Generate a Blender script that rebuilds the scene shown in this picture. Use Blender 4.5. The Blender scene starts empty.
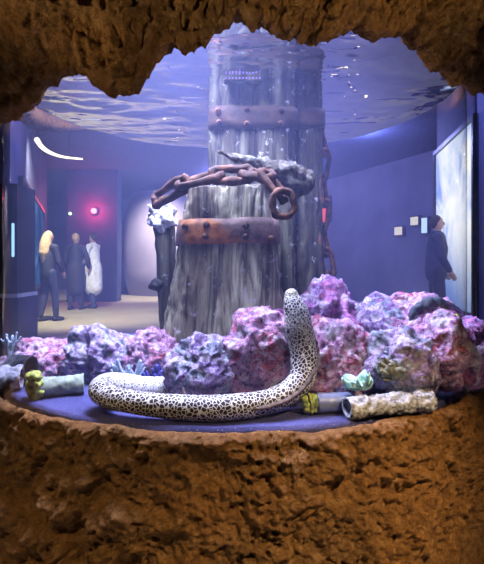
import bpy, math, random
from mathutils import Vector, noise, Matrix
random.seed(7)
C = bpy.context.scene
COL = C.collection
F = 500.0; CX = 242.0; HY = 265.0          # focal length in pixels, principal column, horizon row
EYE = Vector((0, -2.29, 1.0))
TX = -0.0275                                # axis of the tank
SAND = 0.57; SURF = 1.757
PI = math.pi

def P(px, py, d):
    return Vector(((px - CX) / F * d, EYE.y + d, EYE.z - (py - HY) / F * d))

def smooth(a, b, x):
    t = min(1, max(0, (x - a) / (b - a))); return t * t * (3 - 2 * t)

def fbm(p, s, o=4):
    return noise.fractal(Vector(p) * s, 1.0, 2.0, o)

# ------------------------------------------------------------------ materials
def mat(name):
    m = bpy.data.materials.new(name); m.use_nodes = True
    nt = m.node_tree; nt.nodes.clear()
    out = nt.nodes.new('ShaderNodeOutputMaterial')
    return m, nt, out
def nd(nt, typ, **kw):
    n = nt.nodes.new(typ)
    for k, v in kw.items():
        if k in n.inputs: n.inputs[k].default_value = v
        else: setattr(n, k, v)
    return n
def ramp(nt, src, stops, interp='LINEAR'):
    r = nt.nodes.new('ShaderNodeValToRGB'); e = r.color_ramp.elements
    r.color_ramp.interpolation = interp
    while len(e) < len(stops): e.new(0.5)
    for i, (p, c) in enumerate(stops):
        e[i].position = p; e[i].color = (c[0], c[1], c[2], 1) if not isinstance(c, (int, float)) else (c, c, c, 1)
    nt.links.new(src, r.inputs[0]); return r
def coords(nt, scale=(1, 1, 1), kind='Object'):
    tc = nt.nodes.new('ShaderNodeTexCoord'); mp = nt.nodes.new('ShaderNodeMapping')
    mp.inputs['Scale'].default_value = scale
    nt.links.new(tc.outputs[kind], mp.inputs[0]); return mp.outputs[0]
def tex(nt, vec, scale, detail=4, rough=0.55, dist=0.0):
    n = nd(nt, 'ShaderNodeTexNoise', Scale=scale, Detail=detail, Roughness=rough, Distortion=dist)
    nt.links.new(vec, n.inputs['Vector']); return n.outputs['Fac']
def vor(nt, vec, scale, feature='F1'):
    n = nt.nodes.new('ShaderNodeTexVoronoi'); n.feature = feature
    n.inputs['Scale'].default_value = scale
    nt.links.new(vec, n.inputs['Vector']); return n.outputs['Distance']
def mixc(nt, fac, a, b):
    n = nt.nodes.new('ShaderNodeMix'); n.data_type = 'RGBA'
    for s, v in ((n.inputs[0], fac), (n.inputs[6], a), (n.inputs[7], b)):
        if isinstance(v, (int, float)): s.default_value = v
        elif isinstance(v, tuple): s.default_value = (*v, 1)
        else: nt.links.new(v, s)
    return n.outputs[2]
def bsdf(nt, out, color, rough=0.8, spec=0.3, metal=0.0, bumps=()):
    b = nt.nodes.new('ShaderNodeBsdfPrincipled')
    if isinstance(color, tuple): b.inputs['Base Color'].default_value = (*color, 1)
    else: nt.links.new(color, b.inputs['Base Color'])
    b.inputs['Roughness'].default_value = rough; b.inputs['Metallic'].default_value = metal
    b.inputs['Specular IOR Level'].default_value = spec
    prev = None
    for h, strength, dist in bumps:
        bp = nd(nt, 'ShaderNodeBump', Strength=strength, Distance=dist)
        nt.links.new(h, bp.inputs['Height'])
        if prev: nt.links.new(prev, bp.inputs['Normal'])
        prev = bp.outputs[0]
    if prev: nt.links.new(prev, b.inputs['Normal'])
    nt.links.new(b.outputs[0], out.inputs[0]); return b
def plain(name, c, rough=0.7, spec=0.3, metal=0.0, vary=0.25, scale=12, bump=0.0):
    m, nt, out = mat(name); v = coords(nt)
    t = tex(nt, v, scale)
    r = ramp(nt, t, [(0.3, tuple(x * (1 - vary) for x in c)), (0.7, tuple(min(1, x * (1 + vary)) for x in c))])
    bsdf(nt, out, r.outputs[0], rough, spec, metal, [(t, bump, 0.01)] if bump else ())
    return m
def glow(name, c, s):
    m, nt, out = mat(name)
    e = nt.nodes.new('ShaderNodeEmission'); e.inputs[0].default_value = (*c, 1); e.inputs[1].default_value = s
    nt.links.new(e.outputs[0], out.inputs[0]); return m

def rockwork_mat():
    m, nt, out = mat('brown_rockwork'); v = coords(nt)
    a = tex(nt, v, 3.0, 5, 0.6); b = tex(nt, v, 44, 8, 0.72, 0.3); f = tex(nt, v, 150, 5, 0.7)
    c1 = ramp(nt, b, [(0.30, (0.08, 0.034, 0.010)), (0.42, (0.25, 0.112, 0.030)), (0.58, (0.36, 0.175, 0.052)), (0.72, (0.50, 0.30, 0.125))])
    c2 = ramp(nt, b, [(0.3, (0.08, 0.038, 0.014)), (0.5, (0.23, 0.115, 0.036)), (0.72, (0.42, 0.25, 0.105))])
    k = ramp(nt, a, [(0.42, 0.0), (0.62, 1.0)])
    col = mixc(nt, k.outputs[0], c1.outputs[0], c2.outputs[0])
    bsdf(nt, out, col, 0.85, 0.25, 0, [(b, 1.0, 0.06), (f, 1.0, 0.02)])
    return m
def wood_mat(name, light=1.0):
    m, nt, out = mat(name); v = coords(nt, (1, 1, 0.10)); w = coords(nt)
    g = tex(nt, v, 22, 8, 0.7, 0.8); big = tex(nt, v, 7, 4, 0.6); crust = tex(nt, w, 17, 8, 0.75)
    L = light
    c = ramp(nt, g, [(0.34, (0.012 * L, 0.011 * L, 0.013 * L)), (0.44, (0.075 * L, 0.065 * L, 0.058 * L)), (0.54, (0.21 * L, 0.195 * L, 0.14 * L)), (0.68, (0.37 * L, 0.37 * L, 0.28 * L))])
    d = ramp(nt, big, [(0.38, (0.36, 0.33, 0.32)), (0.5, (0.68, 0.70, 0.66)), (0.62, (0.92, 1.0, 0.95))])
    mm = nt.nodes.new('ShaderNodeMix'); mm.data_type = 'RGBA'; mm.blend_type = 'MULTIPLY'; mm.inputs[0].default_value = 1
    nt.links.new(c.outputs[0], mm.inputs[6]); nt.links.new(d.outputs[0], mm.inputs[7])
    k = ramp(nt, crust, [(0.585, 0.0), (0.64, 0.9)])
    col = mixc(nt, k.outputs[0], mm.outputs[2], (0.50, 0.48, 0.52))
    bsdf(nt, out, col, 0.8, 0.25, 0, [(g, 0.8, 0.02), (crust, 0.4, 0.01)])
    return m
def rust_mat(name='rusty_iron', c=((0.014, 0.008, 0.007), (0.065, 0.028, 0.016), (0.20, 0.085, 0.035))):
    m, nt, out = mat(name); v = coords(nt)
    a = tex(nt, v, 22, 6, 0.65)
    r = ramp(nt, a, [(0.3, c[0]), (0.5, c[1]), (0.72, c[2])])
    if name == 'rusted_strap':
        st = ramp(nt, tex(nt, v, 4.2, 3), [(0.46, 0.85), (0.54, 0.0)]); dull = ramp(nt, a, [(0.35, (0.05, 0.04, 0.045)), (0.65, (0.20, 0.17, 0.17))])
        bsdf(nt, out, mixc(nt, st.outputs[0], r.outputs[0], dull.outputs[0]), 0.75, 0.3, 0.0, [(a, 0.7, 0.01)]); return m
    bsdf(nt, out, r.outputs[0], 0.75, 0.3, 0.0, [(a, 0.7, 0.01)]); return m
def live_rock_mat(name, shift, warm):
    m, nt, out = mat(name)
    tc = nt.nodes.new('ShaderNodeTexCoord'); mp = nt.nodes.new('ShaderNodeMapping')
    mp.inputs['Location'].default_value = shift; nt.links.new(tc.outputs['Object'], mp.inputs[0]); v = mp.outputs[0]
    a = tex(nt, v, 11, 8, 0.72, 0.5); b = tex(nt, v, 42, 6, 0.75); h = tex(nt, v, 20, 6, 0.7, 0.3); p = vor(nt, v, 55)
    mag = (0.62, 0.20, 0.40); red = (0.60, 0.12, 0.13); pur = (0.36, 0.24, 0.58); lav = (0.74, 0.62, 0.80)
    oli = (0.26, 0.28, 0.18); tea = (0.30, 0.42, 0.46); drk = (0.05, 0.035, 0.08)
    if warm == 1: st = [(0.25, drk), (0.36, oli), (0.42, lav), (0.47, mag), (0.51, lav), (0.55, mag), (0.59, red), (0.63, lav), (0.78, (0.75, 0.66, 0.74))]
    elif warm == 2: st = [(0.25, drk), (0.36, oli), (0.44, pur), (0.50, lav), (0.56, tea), (0.62, pur), (0.68, mag), (0.78, lav)]
    else: st = [(0.25, drk), (0.36, tea), (0.43, pur), (0.49, mag), (0.55, pur), (0.61, lav), (0.67, oli), (0.78, red)]
    c = ramp(nt, a, st)
    k = ramp(nt, b, [(0.36, (0.10, 0.07, 0.12)), (0.47, (0.62, 0.58, 0.64)), (0.6, (1, 1, 1))])  # dark stops put crevice shade into the rock colour
    mm = nt.nodes.new('ShaderNodeMix'); mm.data_type = 'RGBA'; mm.blend_type = 'MULTIPLY'; mm.inputs[0].default_value = 0.95
    nt.links.new(c.outputs[0], mm.inputs[6]); nt.links.new(k.outputs[0], mm.inputs[7])
    w = ramp(nt, h, [(0.54, 0.0), (0.62, 0.8)])
    col = mixc(nt, w.outputs[0], mm.outputs[2], (0.72, 0.68, 0.75))
    bsdf(nt, out, col, 0.8, 0.3, 0, [(b, 1.0, 0.02), (p, 0.5, 0.008)])
    return m
def eel_mat():
    m, nt, out = mat('honeycomb_skin'); v = coords(nt)
    at = nt.nodes.new('ShaderNodeAttribute'); at.attribute_name = 'along'
    t = at.outputs['Fac']
    def spots(scale, w0, w1, inner):
        d = vor(nt, v, scale, 'DISTANCE_TO_EDGE')
        return ramp(nt, d, [(w0, (0.80, 0.80, 0.76)), (w1, inner)])
    fine = spots(118, 0.06, 0.14, (0.03, 0.028, 0.04)); coarse = spots(92, 0.04, 0.105, (0.022, 0.014, 0.012))
    pale = spots(145, 0.12, 0.24, (0.10, 0.11, 0.15))
    k1 = ramp(nt, t, [(0.10, 0.0), (0.26, 1.0)]); k2 = ramp(nt, t, [(0.76, 0.0), (0.84, 1.0)])
    c = mixc(nt, k1.outputs[0], fine.outputs[0], coarse.outputs[0])
    c = mixc(nt, k2.outputs[0], c, pale.outputs[0])
    y = ramp(nt, t, [(0.0, 0.35), (0.07, 0.0)])
    c = mixc(nt, y.outputs[0], c, (0.34, 0.34, 0.14))
    bsdf(nt, out, c, 0.45, 0.4); return m
def sand_mat():
    m, nt, out = mat('dark_blue_sand'); v = coords(nt)
    a = tex(nt, v, 5, 4); g = tex(nt, v, 130, 5, 0.8); s = vor(nt, v, 110)
    c = ramp(nt, a, [(0.35, (0.055, 0.058, 0.19)), (0.65, (0.11, 0.115, 0.32))])
    k = ramp(nt, s, [(0.10, 1.0), (0.17, 0.0)])
    col = mixc(nt, k.outputs[0], c.outputs[0], (0.40, 0.40, 0.60))
    bsdf(nt, out, col, 0.7, 0.3, 0, [(g, 1.0, 0.010)]); return m
def acrylic_mat():
    m, nt, out = mat('clear_acrylic')
    tr = nd(nt, 'ShaderNodeBsdfTransparent'); tr.inputs[0].default_value = (0.985, 0.988, 0.995, 1)
    gl = nd(nt, 'ShaderNodeBsdfGlossy'); gl.inputs['Roughness'].default_value = 0.03
    fr = nd(nt, 'ShaderNodeFresnel', IOR=1.16); ge = nd(nt, 'ShaderNodeNewGeometry')
    s = nd(nt, 'ShaderNodeMath', operation='SUBTRACT'); s.inputs[0].default_value = 1; nt.links.new(ge.outputs['Backfacing'], s.inputs[1])
    mu = nd(nt, 'ShaderNodeMath', operation='MULTIPLY'); nt.links.new(fr.outputs[0], mu.inputs[0]); nt.links.new(s.outputs[0], mu.inputs[1])
    mx = nt.nodes.new('ShaderNodeMixShader')
    nt.links.new(mu.outputs[0], mx.inputs[0]); nt.links.new(tr.outputs[0], mx.inputs[1]); nt.links.new(gl.outputs[0], mx.inputs[2])
    nt.links.new(mx.outputs[0], out.inputs[0]); return m
def water_mat(name, top):
    m, nt, out = mat(name)
    tr = nd(nt, 'ShaderNodeBsdfTransparent'); tr.inputs[0].default_value = (1, 1, 1, 1)
    if top:
        gl = nd(nt, 'ShaderNodeBsdfGlossy'); gl.inputs['Roughness'].default_value = 0.02
        fr = nd(nt, 'ShaderNodeFresnel', IOR=1.33); mx = nt.nodes.new('ShaderNodeMixShader')
        nt.links.new(fr.outputs[0], mx.inputs[0]); nt.links.new(tr.outputs[0], mx.inputs[1]); nt.links.new(gl.outputs[0], mx.inputs[2])
        nt.links.new(mx.outputs[0], out.inputs[0])
    else: nt.links.new(tr.outputs[0], out.inputs[0])
    sc = nd(nt, 'ShaderNodeVolumeScatter', Density=0.095, Anisotropy=0.0); sc.inputs[0].default_value = (0.42, 0.50, 1.0, 1)
    ab = nd(nt, 'ShaderNodeVolumeAbsorption', Density=0.12); ab.inputs[0].default_value = (0.35, 0.5, 1.0, 1)
    ad = nt.nodes.new('ShaderNodeAddShader')
    nt.links.new(sc.outputs[0], ad.inputs[0]); nt.links.new(ab.outputs[0], ad.inputs[1]); nt.links.new(ad.outputs[0], out.inputs['Volume'])
    return m

M = dict(
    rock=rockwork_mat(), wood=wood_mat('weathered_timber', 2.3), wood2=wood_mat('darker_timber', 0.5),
    rust=rust_mat(), band=rust_mat('rusted_strap', ((0.08, 0.04, 0.022), (0.36, 0.13, 0.03), (0.58, 0.24, 0.05))),
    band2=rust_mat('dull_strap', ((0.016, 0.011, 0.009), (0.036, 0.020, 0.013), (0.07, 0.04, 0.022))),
    live1=live_rock_mat('pink_live_rock', (0, 0, 0), 1), live2=live_rock_mat('purple_live_rock', (3.1, 1.7, 0), 2), live3=live_rock_mat('violet_live_rock', (7.7, 0.4, 2), 0),
    eel=eel_mat(), fin=plain('fin_brown', (0.10, 0.07, 0.055), vary=0.6, scale=90), dark=plain('near_black', (0.012, 0.012, 0.016)),
    sand=sand_mat(), acrylic=acrylic_mat(), wtop=water_mat('water_top', True), wside=water_mat('water_body', False),
    grey=plain('encrusted_grey', (0.26, 0.27, 0.31), vary=0.7, scale=60, bump=0.8), pipe=plain('crusted_tube', (0.33, 0.34, 0.36), vary=0.8, scale=75, bump=1.0),
    bluegrey=plain('blue_grey_glaze', (0.13, 0.155, 0.23), 0.35, 0.5, vary=0.35, scale=15), greenish=plain('algae_green', (0.24, 0.30, 0.22), vary=0.4, scale=25, bump=0.4),
    sponge=plain('yellow_green_sponge', (0.36, 0.42, 0.09), vary=0.6, scale=45, bump=0.7), teal=plain('pale_teal', (0.40, 0.68, 0.60), vary=0.3, scale=35, bump=0.4),
    olive=plain('olive_leaf', (0.20, 0.20, 0.13), vary=0.6, scale=40, bump=0.6), finger=plain('pale_coral', (0.36, 0.46, 0.58), vary=0.4, scale=60, bump=0.5),
    blue=plain('deep_blue_tuft', (0.07, 0.07, 0.30), vary=0.5, scale=30), white=plain('white_crust', (0.40, 0.42, 0.46), vary=0.45, scale=60, bump=1.0),
    shell=plain('tan_shell', (0.33, 0.24, 0.22), vary=0.4, scale=60),
    hall_floor=plain('hall_floor', (0.34, 0.30, 0.20), 0.5, 0.3, vary=0.12, scale=1.5), hall_wall=plain('hall_wall', (0.17, 0.18, 0.27), 0.8, vary=0.25, scale=0.8),
    hall_dark=plain('hall_dark', (0.055, 0.06, 0.13), 0.7, vary=0.3, scale=1.2), hall_ceil=plain('hall_ceiling', (0.05, 0.06, 0.12), 0.9),
    hall_pale=plain('hall_pale', (0.30, 0.27, 0.33), 0.8, vary=0.2, scale=0.7),
    skin=plain('skin', (0.50, 0.30, 0.21)), blond=plain('fair_hair', (0.42, 0.30, 0.15), vary=0.5, scale=40), brown=plain('dark_hair', (0.05, 0.032, 0.022)),
    black=plain('black_cloth', (0.02, 0.022, 0.03)), wcloth=plain('white_cloth', (0.66, 0.68, 0.74)), denim=plain('dark_denim', (0.03, 0.035, 0.07)),
    tan=plain('tan_leather', (0.34, 0.20, 0.08)), metal=plain('dark_metal', (0.06, 0.06, 0.08), 0.4, 0.5, 0.6),
    red=glow('red_lamp', (1.0, 0.10, 0.18), 9), green=glow('green_lamp', (0.5, 1.0, 0.4), 4), warm=glow('warm_lamp', (1.0, 0.82, 0.55), 2.6),
    bluelamp=glow('blue_lamp', (0.35, 0.65, 1.0), 1.6), cream=glow('cream_sign', (1.0, 0.9, 0.75), 0.75), cool=glow('cool_sign', (0.55, 0.75, 1.0), 1.1),
    violet=glow('violet_glint', (0.35, 0.22, 1.0), 1.3),
    redsign=glow('red_sign', (1.0, 0.12, 0.12), 1.0), redlit=glow('lit_red', (0.9, 0.12, 0.10), 0.5),
)

# ------------------------------------------------------------------ object helpers
def link(name, verts, faces, m, parent=None, sm=True):
    me = bpy.data.meshes.new(name); me.from_pydata([tuple(v) for v in verts], [], faces); me.validate(); me.update()
    for x in (m if isinstance(m, (list, tuple)) else [m]): me.materials.append(x)
    if sm: me.polygons.foreach_set('use_smooth', [True] * len(me.polygons))
    o = bpy.data.objects.new(name, me); COL.objects.link(o)
    if parent:
        o.parent = parent; o.matrix_parent_inverse = Matrix.Translation(-parent.location) if parent.parent is None else Matrix.Identity(4)
    return o
def tag(o, label=None, cat=None, group=None, kind=None):
    for k, v in (('label', label), ('category', cat), ('group', group), ('kind', kind)):
        if v: o[k] = v
    return o
def thing(name, label, cat, loc=(0, 0, 0), group=None):
    o = bpy.data.objects.new(name, None); COL.objects.link(o); o.location = loc; o.empty_display_size = 0.05
    return tag(o, label, cat, group)

def catmull(pts, n):
    pts = [Vector(p) for p in pts]; out = []
    for i in range(len(pts) - 1):
        p0 = pts[max(i - 1, 0)]; p1 = pts[i]; p2 = pts[i + 1]; p3 = pts[min(i + 2, len(pts) - 1)]
        for k in range(n):
            t = k / n
            out.append(0.5 * ((2 * p1) + (p2 - p0) * t + (2 * p0 - 5 * p1 + 4 * p2 - p3) * t * t + (3 * p1 - p0 - 3 * p2 + p3) * t ** 3))
    out.append(pts[-1]); return out
def sweep(pts, rad, seg=12, closed=False, cap=True, jitter=0, jscale=40, flat=1.0):
    """tube along pts with a radius per point; round ends"""
    n = len(pts); pts = [Vector(p) for p in pts]; V = []; Fc = []
    tang = []
    for i in range(n):
        a = pts[(i - 1) % n] if closed or i > 0 else pts[0]; b = pts[(i + 1) % n] if closed or i < n - 1 else pts[-1]
        tang.append((b - a).normalized())
    up = Vector((0, 0, 1)) if abs(tang[0].z) < 0.9 else Vector((1, 0, 0))
    nrm = (up - tang[0] * up.dot(tang[0])).normalized(); rings = []
    for i in range(n):
        nrm = (nrm - tang[i] * nrm.dot(tang[i])).normalized(); bi = tang[i].cross(nrm)
        rings.append((pts[i], nrm.copy(), bi, rad[i], tang[i]))
    if cap and not closed:
        p, a, b, r, t = rings[0]; pre = [(p - t * r * math.sin(g), a, b, max(r * math.cos(g), r * 0.05), t) for g in (1.45, 1.1, 0.7, 0.35)]
        p, a, b, r, t = rings[-1]; post = [(p + t * r * math.sin(g), a, b, max(r * math.cos(g), r * 0.05), t) for g in (0.35, 0.7, 1.1, 1.45)]
        rings = pre + rings + post
    for p, a, b, r, t in rings:
        for k in range(seg):
            an = 2 * PI * k / seg; q = p + (a * math.cos(an) + b * math.sin(an) * flat) * r
            if jitter: q += (q - p) * fbm(q, jscale, 3) * jitter
            V.append(q)
    R = len(rings)
    for i in range(R if closed else R - 1):
        for k in range(seg):
            k2 = (k + 1) % seg; j = (i + 1) % R
            Fc.append((i * seg + k, i * seg + k2, j * seg + k2, j * seg + k))
    if not closed:
        Fc.append(tuple(range(seg))[::-1]); Fc.append(tuple((R - 1) * seg + k for k in range(seg)))
    return V, Fc
class MB:
    def __init__(s): s.v = []; s.f = []
    def add(s, vf):
        o = len(s.v); s.v += list(vf[0]); s.f += [tuple(i + o for i in f) for f in vf[1]]; return s
    def tube(s, pts, rad, seg=10, **k):
        if isinstance(rad, (int, float)): rad = [rad] * len(pts)
        return s.add(sweep(pts, rad, seg, **k))
    def box(s, lo, hi):
        x0, y0, z0 = lo; x1, y1, z1 = hi
        return s.add(([Vector(p) for p in ((x0, y0, z0), (x1, y0, z0), (x1, y1, z0), (x0, y1, z0), (x0, y0, z1), (x1, y0, z1), (x1, y1, z1), (x0, y1, z1))],
                      [(0, 3, 2, 1), (4, 5, 6, 7), (0, 1, 5, 4), (1, 2, 6, 5), (2, 3, 7, 6), (3, 0, 4, 7)]))
    def ball(s, c, r, nu=16, nv=10, jit=0, js=20):
        c = Vector(c); r = Vector(r) if not isinstance(r, (int, float)) else Vector((r, r, r)); V = []; Fc = []
        for j in range(nv + 1):
            th = PI * j / nv
            for i in range(nu):
                ph = 2 * PI * i / nu; q = Vector((math.sin(th) * math.cos(ph), math.sin(th) * math.sin(ph), math.cos(th)))
                k = 1 + (jit * fbm(c + Vector((q.x * r.x, q.y * r.y, q.z * r.z)), js, 4) if jit else 0)
                V.append(c + Vector((q.x * r.x, q.y * r.y, q.z * r.z)) * k)
        for j in range(nv):
            for i in range(nu): Fc.append((j * nu + i, (j + 1) * nu + i, (j + 1) * nu + (i + 1) % nu, j * nu + (i + 1) % nu))
        return s.add((V, Fc))
    def build(s, name, m, parent=None, sm=True): return link(name, s.v, s.f, m, parent, sm)

# ------------------------------------------------------------------ camera
cam = bpy.data.cameras.new('camera'); co = bpy.data.objects.new('camera', cam); COL.objects.link(co)
co.location = EYE; co.rotation_euler = (PI / 2, 0, 0)
cam.sensor_fit = 'HORIZONTAL'; cam.sensor_width = 36; cam.lens = 36 * F / 484
cam.shift_y = -17 / 484; cam.clip_start = 0.05; cam.clip_end = 200
C.camera = co

# ------------------------------------------------------------------ rock pedestal and canopy (rings round the tank)
def angles(dense, rear):
    a = [-PI / 2 - 1.75 + 3.5 * i / dense for i in range(dense + 1)]
    b = [-PI / 2 + 1.75 + (2 * PI - 3.5) * i / rear for i in range(1, rear)]
    return a + b
def rough(p, lo=1.0):
    """outward bulge of the carved concrete rock"""
    h = 0.030 * fbm(p, 3.2, 3) * lo
    q = Vector(p) + Vector((fbm(p, 9, 2), fbm(p + Vector((5, 1, 2)), 9, 2), fbm(p + Vector((1, 7, 3)), 9, 2))) * 0.03
    h += 0.024 * (0.5 - abs(fbm(q, 8, 4))) * 1.6
    p = Vector(p); h += 0.011 * fbm(p, 24, 4) + 0.0065 * fbm(p + Vector((2, 8, 1)), 60, 3) + 0.004 * (0.3 - abs(noise.noise(p * 70)))
    n = noise.noise(p * 55); pit = smooth(0.22, 0.55, n) * smooth(-0.15, 0.3, noise.noise(q * 6 + Vector((3, 3, 3))))
    return h - 0.013 * pit
AN = angles(1050, 60)
def pedestal():
    prof = []                                            # (radius, z, lump weight)
    zs = [0.0, 0.06, 0.12] + [0.17 + 0.385 * i / 104 for i in range(105)]
    for z in zs: prof.append((1.045 - 0.02 * smooth(0.3, 0.56, z), z, 1.0))
    for k in range(1, 7):
        a = PI / 2 * k / 6; prof.append((1.003 + 0.022 * math.cos(a), 0.555 + 0.016 * math.sin(a), 1 - 0.5 * k / 6))
    prof += [(1.003, 0.552, 0.0), (1.003, 0.525, 0.0), (0.6, 0.525, 0.0), (0.1, 0.525, 0.0)]
    V = []; Fc = []; n = len(AN)
    for r, z, w in prof:
        for a in AN:
            c, s = math.cos(a), math.sin(a); p = Vector((c * r, s * r, z))
            front = smooth(-0.1, 0.5, -s)
            if w > 0:
                h = rough(p) if front > 0 else 0
                x = c
                chunk = smooth(0.50, 0.34, z) * smooth(-0.05, -0.45, x) * (0.045 * (0.5 + fbm(p, 6, 3)) + 0.030 * fbm(p, 13, 3))
                ridge = 0.0
                d = h + chunk + ridge
                rr = r + d * w
                if z > 0.53: rr = max(rr, 1.006)
                dz = (0.010 * fbm(p, 7, 3) + 0.018 * smooth(0.72, 0.97, x)) * smooth(0.5, 0.56, z) * (1 if r > 1.0 else 0)
                V.append(Vector((TX + c * rr, s * rr, z + dz)))
            else: V.append(Vector((TX + c * r, s * r, z)))
    for j in range(len(prof) - 1):
        for i in range(n):
            i2 = (i + 1) % n; Fc.append((j * n + i, j * n + i2, (j + 1) * n + i2, (j + 1) * n + i))
    k = len(prof) - 1
    Fc.append(tuple(k * n + i for i in range(n)))
    Fc.append(tuple(range(n))[::-1])
    return link('rock_pedestal', V, Fc, M['rock'])
tag(pedestal(), 'brown carved rock pedestal under the round aquarium, filling the bottom of the view', 'rockwork')

EDGE = [(-60, 128), (-12, 126), (0, 122), (22, 112), (33, 97), (42, 84), (55, 77), (80, 67), (92, 80), (101, 91), (112, 96), (122, 97), (134, 88), (146, 74), (156, 55), (168, 47), (184, 49),
        (204, 47), (212, 35), (222, 28), (236, 23), (252, 25), (266, 29), (282, 34), (305, 39), (325, 41), (345, 35), (362, 32), (370, 40), (380, 42), (388, 38), (404, 37), (414, 43), (426, 55), (436, 66), (444, 74), (455, 81), (463, 86), (472, 87), (484, 90), (500, 95), (560, 100)]
def edge_py(px):
    for (x0, y0), (x1, y1) in zip(EDGE, EDGE[1:]):
        if x0 <= px <= x1:
            return y0 + (y1 - y0) * (px - x0) / (x1 - x0)
    return EDGE[0][1] if px < EDGE[0][0] else EDGE[-1][1]
def canopy():
    prof = []
    V = []; Fc = []; n = len(AN); rows = None
    K = 125
    for i, a in enumerate(AN):
        c, s = math.cos(a), math.sin(a)
        x, y = TX + c * 1.06, s * 1.06; d = y - EYE.y
        px = CX + F * x / d if s < 0.2 else (560 if c > 0 else -60)
        py = edge_py(px) + 7.0 * fbm((px * 0.09, 3.3, 0), 1, 5)
        ze = EYE.z - (py - HY) / F * d
        # the lobes hang down; their face bulges out above the lip
        col = []
        for k in range(7):
            t = k / 6; col.append((1.012 + 0.010 * t, 2.16 + (ze + 0.045 - 2.16) * t, 0.0))
        for k in range(1, 9):
            g = PI * k / 8; col.append((1.055 - 0.033 * math.cos(g), ze + 0.03 - 0.03 * math.sin(g), 0.5 * k / 8 if k > 3 else 0.05))
        for k in range(1, K + 1):
            t = k / K; z = ze + 0.03 + (2.16 - ze - 0.03) * t
            bulge = 0.12 * (1 - math.exp(-(z - ze) * 5.0))
            col.append((1.088 + bulge, z, min(1, 0.6 + 4 * (z - ze))))
        rows = len(col)
        for r, z, w in col:
            p = Vector((c * r + 4.0, s * r + 2.0, z))
            h = rough(p, 1.6) if (w > 0 and s < 0.3) else 0
            rr = r + h * w * 1.3
            rr = max(rr, 1.010)
            V.append(Vector((TX + c * rr, s * rr, z + (0.018 * fbm(p, 30, 4) if 0 < w < 1 else 0))))
    for i in range(n):
        i2 = (i + 1) % n
        for j in range(rows):
            j2 = (j + 1) % rows
            Fc.append((i * rows + j, i * rows + j2, i2 * rows + j2, i2 * rows + j))
    return link('rock_canopy', V, Fc, M['rock'])
tag(canopy(), 'brown carved rock canopy with ragged lobed lip hanging over the top of the aquarium', 'rockwork')

# ------------------------------------------------------------------ tank, water, sand
def ring_shell(r0, r1, z0, z1, n=128):
    V = []; Fc = []
    for r, z in ((r1, z0), (r1, z1), (r0, z1), (r0, z0)):
        for i in range(n):
            a = 2 * PI * i / n; V.append((TX + r * math.cos(a), r * math.sin(a), z))
    for j in range(4):
        for i in range(n):
            i2 = (i + 1) % n; k = (j + 1) % 4
            Fc.append((j * n + i, j * n + i2, k * n + i2, k * n + i))
    return V, Fc
tank = thing('aquarium_tank', 'large clear round acrylic aquarium tank set between the brown rock pedestal and canopy', 'aquarium', (TX, 0, 0.527))
V, Fc = ring_shell(0.9655, 1.0, 0.5285, 2.15); link('tank_wall', V, Fc, M['acrylic'], tank)
V, Fc = ring_shell(0.0005, 0.9645, 0.5285, 0.535); link('tank_base', V, Fc, M['dark'], tank)

def water():
    n = 220; V = []; Fc = []; rr = [0.02 + 0.944 * (i / 110) for i in range(111)]
    for r in rr:
        for i in range(n):
            a = 2 * PI * i / n; x, y = TX + r * math.cos(a), r * math.sin(a)
            z = SURF + 0.0085 * noise.noise(Vector((x * 2.2, y * 5.5, 0.3))) + 0.0055 * noise.noise(Vector((x * 6, y * 13, 4.3))) + 0.0020 * noise.noise(Vector((x * 17, y * 30, 9.3)))
            z += 0.0014 * noise.noise(Vector((x * 30, y * 36, 2.0))) * smooth(0.75, 0.2, math.hypot(x - 0.03, y + 0.45))
            V.append((x, y, z))
    m = len(rr)
    for j in range(m - 1):
        for i in range(n):
            i2 = (i + 1) % n; Fc.append((j * n + i, (j + 1) * n + i, (j + 1) * n + i2, j * n + i2))
    V.append((TX, 0, SURF)); c = len(V) - 1
    for i in range(n): Fc.append((c, i, (i + 1) % n))
    ntop = len(Fc); b = len(V)
    for i in range(n):
        a = 2 * PI * i / n; V.append((TX + 0.964 * math.cos(a), 0.964 * math.sin(a), 0.5355))
    for i in range(n):
        i2 = (i + 1) % n; Fc.append(((m - 1) * n + i, b + i, b + i2, (m - 1) * n + i2))
    Fc.append(tuple(b + i for i in range(n))[::-1])
    o = link('water', V, Fc, [M['wtop'], M['wside']])
    for k, p in enumerate(o.data.polygons): p.material_index = 0 if k < ntop else 1
    return o
tag(water(), 'clear blue rippled water filling the round aquarium', 'water', kind='stuff')

def sand_z(x, y):
    r = math.hypot(x - TX, y)
    return SAND + 0.006 * noise.noise(Vector((x * 4, y * 4, 0))) + 0.003 * noise.noise(Vector((x * 11, y * 11, 3))) + 0.02 * smooth(-0.6, 0.3, y)
def sand():
    n = 200; V = []; Fc = []; m = 70
    for j in range(m + 1):
        r = 0.01 + 0.9535 * j / m
        for i in range(n):
            a = 2 * PI * i / n; x, y = TX + r * math.cos(a), r * math.sin(a); V.append((x, y, sand_z(x, y)))
    for i in range(n):
        a = 2 * PI * i / n; V.append((TX + 0.9635 * math.cos(a), 0.9635 * math.sin(a), 0.536))
    for j in range(m + 1):
        for i in range(n):
            i2 = (i + 1) % n; Fc.append((j * n + i, (j + 1) * n + i, (j + 1) * n + i2, j * n + i2))
    Fc.append(tuple(range(n))); Fc.append(tuple((m + 1) * n + i for i in range(n))[::-1])
    return link('sand', V, Fc, M['sand'])
tag(sand(), 'dark blue sand covering the aquarium floor', 'sand', kind='stuff')

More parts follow.
